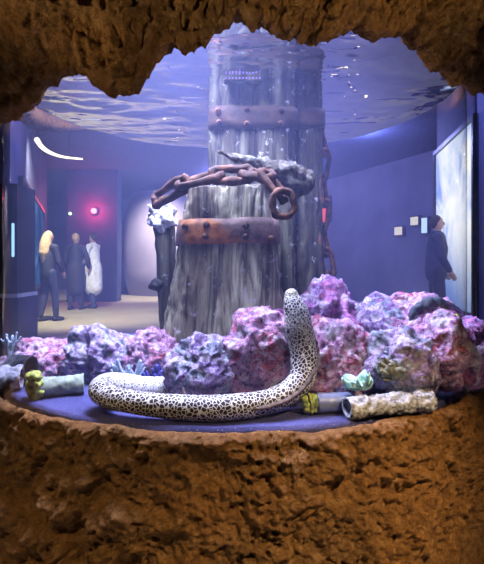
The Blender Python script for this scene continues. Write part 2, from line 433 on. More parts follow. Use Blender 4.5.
# ------------------------------------------------------------------ timber posts
def timber(fn, zs, npx, name, m, parent, groove=0.014, seed=0, ragged=0.0):
    """fn(z) -> (cx, cy, half width, half depth); rounded rectangle cross-section with deep vertical splits"""
    V = []; Fc = []; n = npx
    for j, z in enumerate(zs):
        cx, cy, hw, hd = fn(z)
        for i in range(n):
            t = 2 * PI * i / n; ct, st = math.cos(t), math.sin(t)
            k = (abs(ct) ** 5 + abs(st) ** 5) ** (-1 / 5)
            ux, uy = ct * k, st * k
            q = Vector((ux * hw * 22 + seed, uy * hd * 22, z * 1.6))
            g = noise.noise(q); g2 = noise.noise(q * 2.7 + Vector((4, 2, 1)))
            dep = groove * (abs(g) ** 0.7 * 1.3 - 0.5) + groove * 0.4 * g2 + 0.004 * noise.noise(Vector((ux * hw * 60, uy * hd * 60, z * 30 + seed)))
            s = 1 + dep / max(hw, hd) * 1.2
            zz = z
            if ragged and j > len(zs) - 7: zz += ragged * noise.noise(Vector((ux * hw * 25 + seed, uy * hd * 25, 1))) * (j - len(zs) + 7) / 6
            V.append(Vector((cx + ux * hw * s, cy + uy * hd * s, zz)))
    R = len(zs)
    for j in range(R - 1):
        for i in range(n): Fc.append((j * n + i, j * n + (i + 1) % n, (j + 1) * n + (i + 1) % n, (j + 1) * n + i))
    # caps as shrinking rings
    for side, base in ((1, (R - 1) * n), (-1, 0)):
        cen = sum((V[base + i] for i in range(n)), Vector()) / n; prev = base
        for f in (0.8, 0.5, 0.2):
            st = len(V)
            for i in range(n):
                p = V[base + i]; q = cen + (p - cen) * f; q.z += 0.012 * noise.noise(Vector((q.x * 25, q.y * 25, seed))) * (1 - f); V.append(q)
            for i in range(n):
                i2 = (i + 1) % n; fa = (prev + i, prev + i2, st + i2, st + i); Fc.append(fa if side > 0 else fa[::-1])
            prev = st
        fa = tuple(prev + i for i in range(n)); Fc.append(fa if side > 0 else fa[::-1])
    return link(name, V, Fc, m, parent)
def strap(fn, z0, z1, off, name, m, parent, tilt=0.0):
    V = []; Fc = []; n = 96; rows = [(z0, 0), (z0, off), (z0 + 0.3 * (z1 - z0), off + 0.003), (z0 + 0.7 * (z1 - z0), off + 0.003), (z1, off), (z1, 0)]
    for z, o in rows:
        for i in range(n):
            t = 2 * PI * i / n; ct, st = math.cos(t), math.sin(t); k = (abs(ct) ** 5 + abs(st) ** 5) ** (-0.2)
            cx, cy, hw, hd = fn(z); x = ct * k * (hw + o); y = st * k * (hd + o)
            zz = z + tilt * x + 0.005 * noise.noise(Vector((x * 14, y * 14, z * 3)))
            V.append((cx + x, cy + y, zz))
    R = len(rows)
    for j in range(R):
        for i in range(n): Fc.append((j * n + i, j * n + (i + 1) % n, ((j + 1) % R) * n + (i + 1) % n, ((j + 1) % R) * n + i))
    return link(name, V, Fc, m, parent)
def bolt(p, r, parent, m):
    mb = MB(); p = Vector(p)
    V = []; Fc = []
    rings = [(r * 1.25, 0.012), (r * 1.25, 0.0), (r, -0.004), (r * 0.85, -r * 0.7), (r * 0.4, -r * 0.95)]
    for rr, dy in rings:
        for i in range(8): V.append(p + Vector((rr * math.cos(i * PI / 4), dy, rr * math.sin(i * PI / 4))))
    for j in range(4):
        for i in range(8): Fc.append((j * 8 + i, (j + 1) * 8 + i, (j + 1) * 8 + (i + 1) % 8, j * 8 + (i + 1) % 8))
    Fc.append(tuple(range(32, 40))); Fc.append(tuple(range(8))[::-1])
    return link('bolt', V, Fc, m, parent)
def frange(a, b, n): return [a + (b - a) * i / n for i in range(n + 1)]
DT = 2.05
tall = thing('timber_piling', 'tall weathered grey timber piling rising through the water surface behind the short one', 'wooden post', P(262, 380, DT + 0.1))
def fa(z): return (P(253, 0, DT).x + 0.002, EYE.y + DT + 0.13, 0.180, 0.125)
def fb(z): return (P(310, 0, DT + 0.05).x + 0.004, EYE.y + DT + 0.17, 0.058, 0.105)
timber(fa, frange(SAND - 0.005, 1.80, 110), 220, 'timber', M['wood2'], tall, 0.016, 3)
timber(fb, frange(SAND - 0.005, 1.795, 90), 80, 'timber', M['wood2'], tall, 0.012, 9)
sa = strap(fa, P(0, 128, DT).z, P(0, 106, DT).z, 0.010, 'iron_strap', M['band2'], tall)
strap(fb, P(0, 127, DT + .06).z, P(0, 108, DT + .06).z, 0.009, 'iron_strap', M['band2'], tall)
for px, py in ((218, 111), (247, 110), (247, 124), (219, 123), (281, 111), (281, 124)):
    q = P(px, py, DT); bolt((q.x, fa(0)[1] - 0.125 - 0.012, q.z), 0.011, sa, M['rust'])
DS = 1.72
short = thing('timber_piling', 'short leaning broken-off timber piling with an orange rusted strap, in front of the tall one', 'wooden post', P(222, 385, DS + 0.1))
ZT = P(0, 182, DS).z
def fs(z):
    t = (z - SAND) / (ZT - SAND)
    l = P(152 + (182 - 152) * t, 0, DS).x; r = P(291 + (276 - 291) * t, 0, DS).x
    return ((l + r) / 2, EYE.y + DS + 0.13 + 0.03 * t, (r - l) / 2 - 0.004, 0.13 - 0.02 * t)
timber(fs, frange(SAND - 0.005, ZT, 110), 260, 'timber', M['wood'], short, 0.026, 20, 0.03)
ss = strap(fs, P(0, 243, DS).z, P(0, 217, DS).z, 0.010, 'iron_strap', M['band'], short, 0.02)
for px, py in ((206, 224), (205, 236), (246, 225), (246, 236), (184, 226), (272, 238)):
    q = P(px, py, DS); bolt((q.x, fs(q.z)[1] - fs(q.z)[3] - 0.014, q.z), 0.010, ss, M['rust'])
stub = thing('wooden_stake', 'slender wooden stake with a white crusted top left of the short piling', 'wooden post', P(165, 380, 1.9))
def ft(z):
    t = (z - SAND) / (P(0, 222, 1.9).z - SAND); return (P(172 - 10 * t, 0, 1.9).x, EYE.y + 1.93, 0.036 + 0.004 * t, 0.036)
timber(ft, frange(sand_z(P(172, 0, 1.9).x, -0.36) - .004, P(0, 222, 1.9).z, 40), 48, 'stake', M['wood2'], stub, 0.010, 31)
mb = MB(); mb.ball(P(161, 217, 1.9) + Vector((0, 0.03, 0)), (0.052, 0.05, 0.056), 56, 40, 0.5, 34); mb.build('crusted_cap', M['white'], stub)
mb = MB(); mb.ball(P(157, 285, 1.9) + Vector((0, 0.01, 0)), (0.03, 0.03, 0.022), 24, 16, 0.5, 40); mb.build('barnacle_cluster', M['dark'], stub)
def crusted_wood():
    m, nt, out = mat('crusted_driftwood'); v = coords(nt); a = tex(nt, v, 45, 8, 0.75); b = tex(nt, v, 14, 4)
    c = ramp(nt, a, [(0.36, (0.03, 0.028, 0.03)), (0.5, (0.15, 0.155, 0.12)), (0.6, (0.26, 0.27, 0.24)), (0.68, (0.6, 0.6, 0.62))])
    d = ramp(nt, b, [(0.42, (0.35, 0.27, 0.25)), (0.58, (1, 1, 1))]); mm = nt.nodes.new('ShaderNodeMix'); mm.data_type = 'RGBA'; mm.blend_type = 'MULTIPLY'; mm.inputs[0].default_value = 1
    nt.links.new(c.outputs[0], mm.inputs[6]); nt.links.new(d.outputs[0], mm.inputs[7]); bsdf(nt, out, mm.outputs[2], 0.8, 0.25, 0, [(a, 1.0, 0.02)]); return m
# crusted slab of wood lying across the top of the short piling
log = MB()
pts = catmull([P(219, 152, 1.74), P(238, 158, 1.76), P(262, 165, 1.78), P(286, 174, 1.78), P(303, 181, 1.79)], 10)
rad = [0.006 + 0.040 * smooth(0, 0.9, i / (len(pts) - 1)) for i in range(len(pts))]
log.tube(pts, rad, 48, jitter=0.45, jscale=32, flat=0.9)
log.tube(catmull([P(236, 160, 1.73), P(228, 156, 1.72), P(219, 150, 1.72)], 6), [.012 - .0008 * i for i in range(13)], 12, jitter=.4)
tag(log.build('driftwood', crusted_wood()), 'grey pointed crusted driftwood lying slanted across the top of the short piling', 'driftwood')

led = thing('led_glint_strip', 'strip of tiny violet dots imitating lamp rows refracted at the waterline by the tall piling', 'lamp', P(243, 77, 1.985))  # added strip; its glowing dots imitate tank lamps refracted in the water surface
a = P(224, 80, 1.99); b = P(262, 68, 1.99)
MB().box((a.x, a.y, a.z), (b.x, a.y + 0.055, b.z)).build('housing', M['wood2'], led, False)
mb = MB()
for r_, y_ in enumerate((71, 74.5, 78)):
    for k in range(11 if r_ else 6): mb.ball(P(226 + 3.4 * k + (8 if not r_ else 0), y_, 1.988), 0.0035, 8, 6)
o = mb.build('glint_dots', M['violet'], led); o['label'] = 'rows of tiny glowing violet dots'
# ------------------------------------------------------------------ chains
def chain_link(a, b, w, r, roll, parent, m):
    a = Vector(a); b = Vector(b); ax = (b - a).normalized(); L = (b - a).length
    side = ax.cross(Vector((0, 1, 0))).normalized(); up = side.cross(ax)
    u = (side * math.cos(roll) + up * math.sin(roll)).normalized(); pts = []
    for i in range(28):
        t = 2 * PI * i / 28; c, s = math.cos(t), math.sin(t)
        pts.append((a + b) / 2 + ax * ((L / 2 - w) * (1 if c > 0 else -1) * min(1, abs(c) * 3) + w * c) + u * (w * s))
    V, Fc = sweep(pts, [r] * 28, 12, closed=True, jitter=0.7, jscale=45)
    return link('link', V, Fc, m, parent)
ch = thing('rusty_chain', 'heavy rusty chain draped over the top of the short piling', 'chain', P(225, 190, 1.68))
nodes = [(158, 199, 1.80), (184, 184, 1.71), (217, 176, 1.69), (247, 174, 1.69), (268, 176, 1.67)]
for i in range(len(nodes) - 1):
    a = P(*nodes[i]); b = P(*nodes[i + 1]); e = (b - a).normalized() * 0.016
    chain_link(a - e, b + e, 0.026, 0.0145, 1.1 if i % 2 else 0.5, ch, M['rust'])
chain_link(P(263, 171, 1.66), P(284, 200, 1.62), 0.024, 0.0125, 1.0, ch, M['rust'])
chain_link(P(281, 190, 1.60), P(285, 217, 1.60), 0.034, 0.0105, 0.1, ch, M['rust'])
ch2 = thing('rusty_chain', 'dark rusty chain hanging down the right side of the tall piling', 'chain', P(326, 290, 2.1))
nodes = [(319, 128), (324, 153), (321, 178), (325, 203), (321, 228), (325, 252), (329, 275), (335, 296)]
for i in range(len(nodes) - 1):
    a = P(*nodes[i], 2.16); b = P(*nodes[i + 1], 2.16); e = (b - a).normalized() * 0.013
    chain_link(a - e, b + e, 0.030, 0.0105, 0.5 if i % 2 else 1.0, ch2, M['rust'])

# ------------------------------------------------------------------ live rocks
def rock(px, py, w, h, d, dep, m, label, seed, lump=0.32, extra=()):
    """w, h: half sizes in pixels at distance d; sits on the sand"""
    import bmesh
    c = P(px, py, d); rx = w / F * d; rz = h / F * d; ry = dep
    bm = bmesh.new(); bmesh.ops.create_icosphere(bm, subdivisions=6, radius=1)
    base = sand_z(c.x, c.y) - 0.012
    off = Vector((seed * 3.7, seed * 1.3, seed * 2.1))
    for v in bm.verts:
        q = v.co.normalized()
        p = Vector((q.x * rx, q.y * ry, q.z * rz))
        n1 = fbm(p + off, 6.5, 3); n2 = fbm(p + off, 17, 4); n3 = noise.noise((p + off) * 46)
        hole = smooth(0.30, 0.62, noise.noise((p + off) * 14 + Vector((9, 9, 9))))
        n4 = 0.4 - abs(fbm(p + off, 30, 3)); hole2 = smooth(0.25, 0.5, noise.noise((p + off) * 38)); k = 1 + lump * n1 + 0.15 * n2 + 0.045 * n3 - 0.17 * hole + 0.10 * n4 - 0.07 * hole2
        v.co = p * k
        z = c.z + v.co.z
        if z < base: v.co.z = base - c.z + (z - base) * 0.02
    me = bpy.data.meshes.new('live_rock'); bm.to_mesh(me); bm.free(); me.materials.append(m)
    me.polygons.foreach_set('use_smooth', [True] * len(me.polygons))
    o = bpy.data.objects.new('live_rock', me); COL.objects.link(o); o.location = c
    return tag(o, label, 'rock', 'live rocks on the sand')
rock(48, 366, 44, 28, 1.98, 0.13, M['live1'], 'low pink crusted rock at the far left, behind the green tube', 1)
rock(112, 362, 52, 33, 1.88, 0.12, M['live2'], 'low lavender crusted rock behind the pale branching coral', 2)
rock(154, 358, 30, 34, 1.74, 0.07, M['live1'], 'small pink rock at the left foot of the short piling', 3)
rock(207, 370, 38, 38, 1.55, 0.08, M['live2'], 'pale lavender rock in front of the short piling, behind the eel body', 4)
rock(255, 362, 46, 50, 1.60, 0.10, M['live1'], 'bright pink rounded rock between the short piling and the raised eel', 5)
rock(325, 331, 44, 49, 1.78, 0.14, M['live3'], 'tall purple rock right behind the raised eel', 6)
rock(338, 362, 38, 40, 1.60, 0.09, M['live1'], 'rose red rock in front of the tall purple rock, above the pale teal coral', 7)
rock(382, 340, 44, 37, 1.76, 0.13, M['live2'], 'violet and green rock in the right-hand reef, behind the olive coral', 8)
rock(428, 336, 46, 40, 1.72, 0.11, M['live1'], 'broad rock carrying the dark arched tube near the right edge', 9)
rock(404, 362, 40, 36, 1.56, 0.08, M['live2'], 'lavender rock directly behind the crusted tube', 10)
rock(441, 350, 30, 38, 1.58, 0.075, M['live1'], 'rose red rock below the yellow green sponge', 12)
rock(466, 356, 24, 34, 1.62, 0.07, M['live3'], 'purple rock at the far right against the acrylic wall', 11)

# ------------------------------------------------------------------ moray eel
eel = thing('moray_eel', 'white moray eel with black honeycomb spots, head raised, curled along the sand', 'eel', P(200, 422, 1.40))
ep = [(291.5, 295.5, 1.50, 7.0), (292.2, 299, 1.50, 8.8), (294, 305, 1.50, 10.8), (296.5, 314, 1.50, 12.8), (299, 328, 1.50, 14.2), (302, 345, 1.50, 13.6), (304, 362, 1.49, 13.4), (301, 380, 1.47, 13.0), (286, 394, 1.445, 12.0), (266, 402, 1.42, 12),
      (244, 406, 1.40, 13), (215, 408, 1.385, 13), (185, 407.5, 1.38, 12.6), (155, 405, 1.385, 12), (128, 401, 1.40, 11.5), (110, 397, 1.43, 11.5), (101, 391, 1.47, 12.5), (108, 387, 1.52, 14), (128, 388, 1.55, 14), (150, 391, 1.58, 12.5), (172, 393, 1.615, 10.5), (196, 390, 1.66, 8)]
pts4 = []
P4 = [Vector((*P(a, b, d), r / F * d)) for a, b, d, r in ep]
def cat4(p, n):
    out = []
    for i in range(len(p) - 1):
        p0, p1, p2, p3 = p[max(i - 1, 0)], p[i], p[i + 1], p[min(i + 2, len(p) - 1)]
        for k in range(n):
            t = k / n; out.append(0.5 * ((2 * p1) + (p2 - p0) * t + (2 * p0 - 5 * p1 + 4 * p2 - p3) * t * t + (3 * p1 - p0 - 3 * p2 + p3) * t ** 3))
    out.append(p[-1]); return out
pts4 = cat4(P4, 14)
epos = [Vector((v[0], v[1], v[2])) for v in pts4]; erad = [v[3] for v in pts4]
for i, p in enumerate(epos):
    lim = sand_z(p.x, p.y) + erad[i] * 0.97
    if p.z < lim: p.z = lim
V, Fc = sweep(epos, erad, 30)
body = link('body', V, Fc, M['eel'], eel)
at = body.data.attributes.new('along', 'FLOAT', 'POINT'); nr = len(V) // 30
at.data.foreach_set('value', [min(1, max(0, (i // 30 - 4) / (nr - 9))) for i in range(len(V))])
fv = []; ff = []; npt = len(epos)                      # dorsal fin: frilled ridge along the back
lo, hi = 64, 138
for i in range(lo, hi):
    t = (epos[i + 1] - epos[i - 1]).normalized(); f = (i - lo) / (hi - lo)
    want = Vector((1, 0.25, 0.0)).lerp(Vector((0.25, -0.95, -0.05)), smooth(0.12, 0.5, f))
    nrm = (want - t * want.dot(t)).normalized(); bi = t.cross(nrm)
    hgt = 0.0105 * smooth(0, 0.08, f) * smooth(1, 0.9, f) * (1 + 0.15 * math.sin(i * 1.1)); r = erad[i]
    p = epos[i]
    for a, b in ((r * 0.9, 0.007), (r * 0.9, -0.007), (r + hgt, -0.0025), (r + hgt, 0.0025)): fv.append(p + nrm * a + bi * b)
for i in range(hi - lo - 1):
    for k in range(4): ff.append((i * 4 + k, i * 4 + (k + 1) % 4, i * 4 + 4 + (k + 1) % 4, i * 4 + 4 + k))
ff += [(3, 2, 1, 0), tuple(len(fv) - 4 + k for k in range(4))]
link('dorsal_fin', fv, ff, M['fin'], eel)
def on_eel(i, direction, k=1.0):
    t = (epos[i + 1] - epos[i - 1]).normalized(); dv = Vector(direction); dv = (dv - t * dv.dot(t)).normalized(); return epos[i] + dv * erad[i] * k
for sx in (-1, 1): MB().ball(on_eel(30, (sx * 0.9, -0.75 if sx < 0 else 0.4, 0), 0.95), 0.0042, 12, 8).build('eye', M['dark'], eel)
MB().ball(on_eel(56, (-0.9, -0.6, 0), 0.99), (0.004, 0.004, 0.007), 12, 8).build('gill_opening', M['dark'], eel)
MB().tube([on_eel(i, (-0.92, -0.35 - 0.01 * (i - 12), 0), 1.0) for i in range(12, 40, 3)], 0.0011, 6).build('mouth', M['dark'], eel)

# ------------------------------------------------------------------ tubes, sponges and corals
def hollow(a, b, ro, ri, name, m, parent=None, jit=0.25, seg=40, js=45, rows=36):
    a = Vector(a); b = Vector(b); ax = (b - a).normalized(); u = ax.cross(Vector((0, 0, 1))).normalized(); w = u.cross(ax); V = []; Fc = []
    prof = [(t / rows, ro) for t in range(rows + 1)] + [(1 - t / 6, ri) for t in range(7)]
    for t, r in prof:
        for k in range(seg):
            an = 2 * PI * k / seg; d = u * math.cos(an) + w * math.sin(an); p = a.lerp(b, t) + d * r
            if jit and r == ro: p += d * r * jit * fbm(p, js, 4)
            V.append(p)
    R = len(prof)
    for j in range(R):
        for k in range(seg): Fc.append((j * seg + k, j * seg + (k + 1) % seg, ((j + 1) % R) * seg + (k + 1) % seg, ((j + 1) % R) * seg + k))
    return link(name, V, Fc, m, parent)
def sit(px, d, r):
    x = (px - CX) / F * d; y = EYE.y + d; return Vector((x, y, sand_z(x, y) + r))
tag(hollow(sit(347, 1.395, 0.032), sit(431, 1.47, 0.032), 0.030, 0.022, 'tube', M['pipe']), 'grey crusted open tube lying on the sand in front of the right-hand reef', 'tube')
jar = thing('jar', 'blue grey jar on the sand beside the raised eel, yellow green mouth', 'jar', sit(325, 1.45, 0))
hollow(sit(316, 1.445, 0.031), sit(352, 1.47, 0.031), 0.028, 0.018, 'jar_body', M['bluegrey'], jar, 0.05)
hollow(sit(309, 1.44, 0.030), sit(316, 1.445, 0.030), 0.023, 0.014, 'rim', M['sponge'], jar, 0.5, js=60)
for k, (dx, dz) in enumerate(((-0.006, 0.016), (0.0, -0.012), (-0.004, 0.004))):
    q = sit(307, 1.435, 0.028) + Vector((dx, -0.004, dz)); MB().ball(q, 0.011, 18, 12, 0.5, 60).build('sponge_lump', M['sponge'], jar)
gt = thing('tube', 'greenish tube lying on the sand at the left, yellow green sponge on its end', 'tube', sit(58, 1.68, 0))
hollow(sit(37, 1.62, 0.034), sit(84, 1.66, 0.034), 0.031, 0.022, 'tube_body', M['greenish'], gt, 0.12)
hollow(sit(31, 1.60, 0.036), sit(39, 1.62, 0.036), 0.036, 0.016, 'sponge_collar', M['sponge'], gt, 0.45, js=40)
q = sit(35, 1.60, 0.078); MB().ball(q, (0.028, 0.02, 0.013), 24, 14, 0.5, 50).build('sponge_lump', M['sponge'], gt)
lj = thing('jar', 'stone grey crusted jar lying at the far left edge of the sand', 'jar', sit(8, 1.75, 0))
hollow(sit(-10, 1.70, 0.042), sit(22, 1.72, 0.042), 0.040, 0.030, 'jar_body', M['grey'], lj, 0.3, js=30)
hollow(sit(12, 1.80, 0.062), sit(31, 1.78, 0.060), 0.044, 0.036, 'jar_neck', M['dark'], lj, 0.1)

def petals(c, n, L, w, m, name, label, cat, lean=0.9, seed=1, th=0.006):
    rd = random.Random(seed); root = thing(name, label, cat, c)
    for k in range(n):
        an = 2 * PI * k / n + rd.uniform(-.3, .3); tl = lean * rd.uniform(0.5, 1.1); l = L * rd.uniform(0.75, 1.15)
        d = Vector((math.cos(an) * math.sin(tl), math.sin(an) * math.sin(tl) * 0.7 - 0.15, math.cos(tl))).normalized()
        s = d.cross(Vector((0, -1, 0.2))).normalized(); nn = s.cross(d); V = []; Fc = []; R = 12; S = 9
        for face in (1, -1):
            for i in range(R + 1):
                t = i / R; ww = w * math.sin(PI * (0.12 + 0.80 * t)) ** 0.8
                for j in range(S):
                    e = j / (S - 1) * 2 - 1
                    p = c + d * l * t + s * e * ww + nn * (0.35 * w * math.cos(e * 2.4) * t + face * th * (1 - e * e) * 0.5 + 0.006 * math.sin(6 * t + k + 3 * e))
                    V.append(p)
        off = (R + 1) * S
        for i in range(R):
            for j in range(S - 1):
                q = (i * S + j, i * S + j + 1, (i + 1) * S + j + 1, (i + 1) * S + j); Fc.append(q); Fc.append(tuple(x + off for x in q)[::-1])
        rim = [i * S for i in range(R + 1)] + [R * S + j for j in range(1, S)] + [i * S + S - 1 for i in range(R - 1, -1, -1)] + list(range(S - 2, 0, -1))
        for a, b in zip(rim, rim[1:] + rim[:1]): Fc.append((b, a, a + off, b + off))
        link('lobe', V, Fc, m, root)
    return root
petals(P(358, 388, 1.45), 9, 0.055, 0.020, M['teal'], 'coral', 'pale teal lobed coral beside the left end of the crusted tube', 'coral', 1.1, 3, 0.010)
petals(P(391, 378, 1.47), 7, 0.062, 0.019, M['olive'], 'coral', 'dark olive leafy coral in front of the violet and green rock', 'coral', 0.9, 8, 0.010)
def branchy(base, n, L, r, m, label, seed, spread=0.9, name='coral'):
    rd = random.Random(seed); root = thing(name, label, 'coral', base)
    for k in range(n):
        an = 2 * PI * k / n + rd.uniform(-.4, .4); tl = spread * rd.uniform(0.25, 1); l = L * rd.uniform(.7, 1.1)
        d = Vector((math.cos(an) * math.sin(tl), math.sin(an) * math.sin(tl) * .6, math.cos(tl)))
        b = MB(); e = base + d * l + Vector((0, 0, 0.15 * l)); mid = base + d * l * .55
        b.tube(catmull([base, mid, e], 5), [r * (1.15 - .45 * i / 10) for i in range(11)], 10, jitter=0.4, jscale=60)
        for q in (-1, 1):
            dv = Vector((q * .6 + rd.uniform(-.3, .3), rd.uniform(-.5, .2), .8)).normalized(); b.tube(catmull([mid, mid + dv * l * .28, mid + dv * l * .45 + Vector((0, 0, .05 * l))], 4), [r * .8 * (1 - .35 * i / 8) for i in range(9)], 8)
        b.build('branch', m, root)
    return root
branchy(P(130, 390, 1.64), 8, 0.105, 0.0068, M['finger'], 'pale blue branching coral above the curled end of the eel', 4, 1.2)
branchy(P(163, 391, 1.655), 10, 0.075, 0.010, M['blue'], 'dark blue tufted coral right of the pale branching one', 11, 1.0)
branchy(P(9, 357, 1.80), 5, 0.085, 0.0058, M['finger'], 'thin pale upright coral at the far left edge', 21, 0.5)
b = MB(); b.tube(catmull([P(411, 322, 1.63), P(414, 312, 1.63), P(424, 304, 1.63), P(438, 303, 1.63), P(452, 307, 1.64), P(463, 314, 1.65)], 8), [0.007 + 0.010 * math.sin(PI * min(1, i / 36)) for i in range(41)], 24, jitter=0.55, jscale=35)
tag(b.build('arched_tube', plain('dark_slate', (0.05, 0.065, 0.085), vary=0.4, scale=30, bump=0.4)), 'dark slate grey arched tube-like growth over the top of the right-hand rock', 'growth')
MB().ball(P(453, 319, 1.555), (0.025, 0.02, 0.015), 30, 20, 0.35, 45).build('sponge', M['sponge'])
tag(bpy.data.objects['sponge'], 'yellow green sponge under the right end of the dark arched tube', 'sponge')
sv, sf = sweep([P(186, 404, 1.45), P(185, 397, 1.45), P(183, 388, 1.45)], [0.013, 0.008, 0.002], 12, jitter=0.3, jscale=70)
tag(link('shell', sv, sf, M['shell']), 'small pointed tan shell upright behind the middle of the eel', 'shell')

# ------------------------------------------------------------------ the hall behind
def slab(name, lo, hi, m, kind='structure', parent=None, label=None, cat=None):
    o = MB().box(lo, hi).build(name, m, parent, sm=False)
    return tag(o, label, cat, None, kind)
def vwall(name, a, b, z0, z1, th, m, kind='structure'):
    a = Vector((a[0], a[1], 0)); b = Vector((b[0], b[1], 0)); n = Vector((-(b - a).y, (b - a).x, 0)).normalized() * th
    V = [a + Vector((0, 0, z0)), b + Vector((0, 0, z0)), b + n + Vector((0, 0, z0)), a + n + Vector((0, 0, z0)), a + Vector((0, 0, z1)), b + Vector((0, 0, z1)), b + n + Vector((0, 0, z1)), a + n + Vector((0, 0, z1))]
    return tag(link(name, V, [(0, 3, 2, 1), (4, 5, 6, 7), (0, 1, 5, 4), (1, 2, 6, 5), (2, 3, 7, 6), (3, 0, 4, 7)], m, None, False), kind=kind)
def at(px, d): return ((px - CX) / F * d, EYE.y + d)
slab('floor', (-10, -5, -0.1), (11, 19, 0), M['hall_floor'])
slab('ceiling', (-10, 1.6, 3.6), (11, 19, 3.75), M['hall_ceil'])
slab('wall_back', (-10, 18.0, 0), (11, 18.25, 3.6), M['hall_wall'])
vwall('wall_left', at(10, 6.0), at(47, 13.0), 0, 3.6, 0.2, M['hall_dark'])
vwall('wall_right', at(437, 8.2), at(492, 5.6), 0, 3.6, 0.2, M['hall_dark'])
vwall('wall_center', at(310, 16.25), at(460, 10.64), 0, 3.6, 0.2, M['hall_wall'])
# pale rounded partition seen left of the piling
def partition():
    V = []; Fc = []; c = Vector((*at(168, 17), 0)); n = 40
    for z in (0, 0.8, 1.6, 2.3, 2.9, 3.4):
        r = 1.55 - 0.10 * abs(z - 1.5) ** 2
        for i in range(n): V.append(c + Vector((r * math.cos(2 * PI * i / n), 1.0 * math.sin(2 * PI * i / n), z)))
    for j in range(5):
        for i in range(n): Fc.append((j * n + i, j * n + (i + 1) % n, (j + 1) * n + (i + 1) % n, (j + 1) * n + i))
    Fc.append(tuple(range(n))[::-1]); Fc.append(tuple(5 * n + i for i in range(n)))
    return link('partition', V, Fc, M['hall_pale'])
tag(partition(), 'pale grey rounded partition at the far end of the hall, left of the pilings', 'partition')
# dark column with the red lamp
cx_, cy_ = at(94, 13.6)
slab('column', (cx_ - 0.75, cy_, 0), (cx_ + 0.62, cy_ + 0.5, 3.595), M['hall_dark'], 'thing', None, 'dark square column behind the two people under the red lamp', 'column')
lamp = thing('signal_lamp', 'small glowing red lamp high on the dark column', 'lamp', (cx_ + 0.03, cy_, 2.46))
MB().ball((cx_ + 0.03, cy_ - 0.12, 2.46), 0.075, 16, 10).build('bulb', M['red'], lamp)
MB().tube([(cx_ + 0.03, cy_, 2.46), (cx_ + 0.03, cy_ - 0.06, 2.46)], 0.03, 10).build('socket', M['metal'], lamp)
gx = at(70, 13.5)
lamp2 = thing('signal_lamp', 'tiny pale green lamp left of the red one', 'lamp', (gx[0], cy_, 2.4))
MB().ball((gx[0], cy_ - 0.09, 2.39), 0.04, 12, 8).build('bulb', M['green'], lamp2)
MB().tube([(gx[0], cy_, 2.39), (gx[0], cy_ - 0.05, 2.39)], 0.022, 10).build('socket', M['metal'], lamp2)
# curved light strip hanging at the left
cl = thing('curved_light', 'curved glowing light strip hanging at the upper left', 'lamp', P(48, 148, 6.0))
cp = catmull([P(37, 140, 5.6), P(42, 147, 5.8), P(51, 153, 6.1), P(64, 157, 6.4), P(82, 159, 6.7)], 8)
MB().tube(cp, [0.030 - 0.020 * i / 32 for i in range(33)], 10).build('tube', M['warm'], cl)
for i in (4, 26):
    q = cp[i]; MB().tube([q + Vector((0, 0, 0.02)), (q.x, q.y, 3.6)], 0.008, 6).build('hanger', M['metal'], cl)
# lanterns standing on the floor (their light is mirrored in the water surface)
for px, d, z, lab in ((175, 8.0, 0.40, 'low floor lantern behind the pilings, mirrored as a yellow glint in the water surface'), (353, 4.75, 0.57, 'floor lantern behind the right-hand reef, mirrored high on the right of the water surface')):
    x, y = at(px, d); l = thing('lantern', lab, 'lamp', (x, y, 0))
    MB().tube([(x, y, 0.02), (x, y, z - 0.055)], 0.02, 10).build('post', M['metal'], l)
    MB().tube([(x, y, 0.0), (x, y, 0.02)], 0.10, 16, cap=False).build('foot', M['metal'], l)
    MB().tube([(x, y, z - 0.05), (x, y, z + 0.05)], 0.024, 12).build('bulb', M['warm'], l)
# lit aquarium window on the left wall
def wall_panel(name, a, b, f0, f1, z0, z1, m, off, label, cat, fr=0.06):
    a = Vector((*a, 0)); b = Vector((*b, 0)); u = (b - a); n = Vector((u.y, -u.x, 0)).normalized()
    root = thing(name, label, cat, a.lerp(b, (f0 + f1) / 2) + Vector((0, 0, z0)))
    def quadbox(g0, g1, y0, y1, q0, q1, nm, mm):
        A = a.lerp(b, g0); B = a.lerp(b, g1); V = []
        for z in (y0, y1):
            for p, o in ((A, q0), (B, q0), (B, q1), (A, q1)): V.append(p + n * o + Vector((0, 0, z)))
        link(nm, V, [(0, 3, 2, 1), (4, 5, 6, 7), (0, 1, 5, 4), (1, 2, 6, 5), (2, 3, 7, 6), (3, 0, 4, 7)], mm, root, False)
    quadbox(f0, f1, z0, z1, 0.002, off, 'pane', m)
    L = u.length; e = fr / L
    for g0, g1, y0, y1 in ((f0 - e, f1 + e, z1, z1 + fr), (f0 - e, f1 + e, z0 - fr, z0), (f0 - e, f0, z0, z1), (f1, f1 + e, z0, z1)): quadbox(g0, g1, y0, y1, 0.002, off + 0.04, 'frame', M['metal'])
    return root
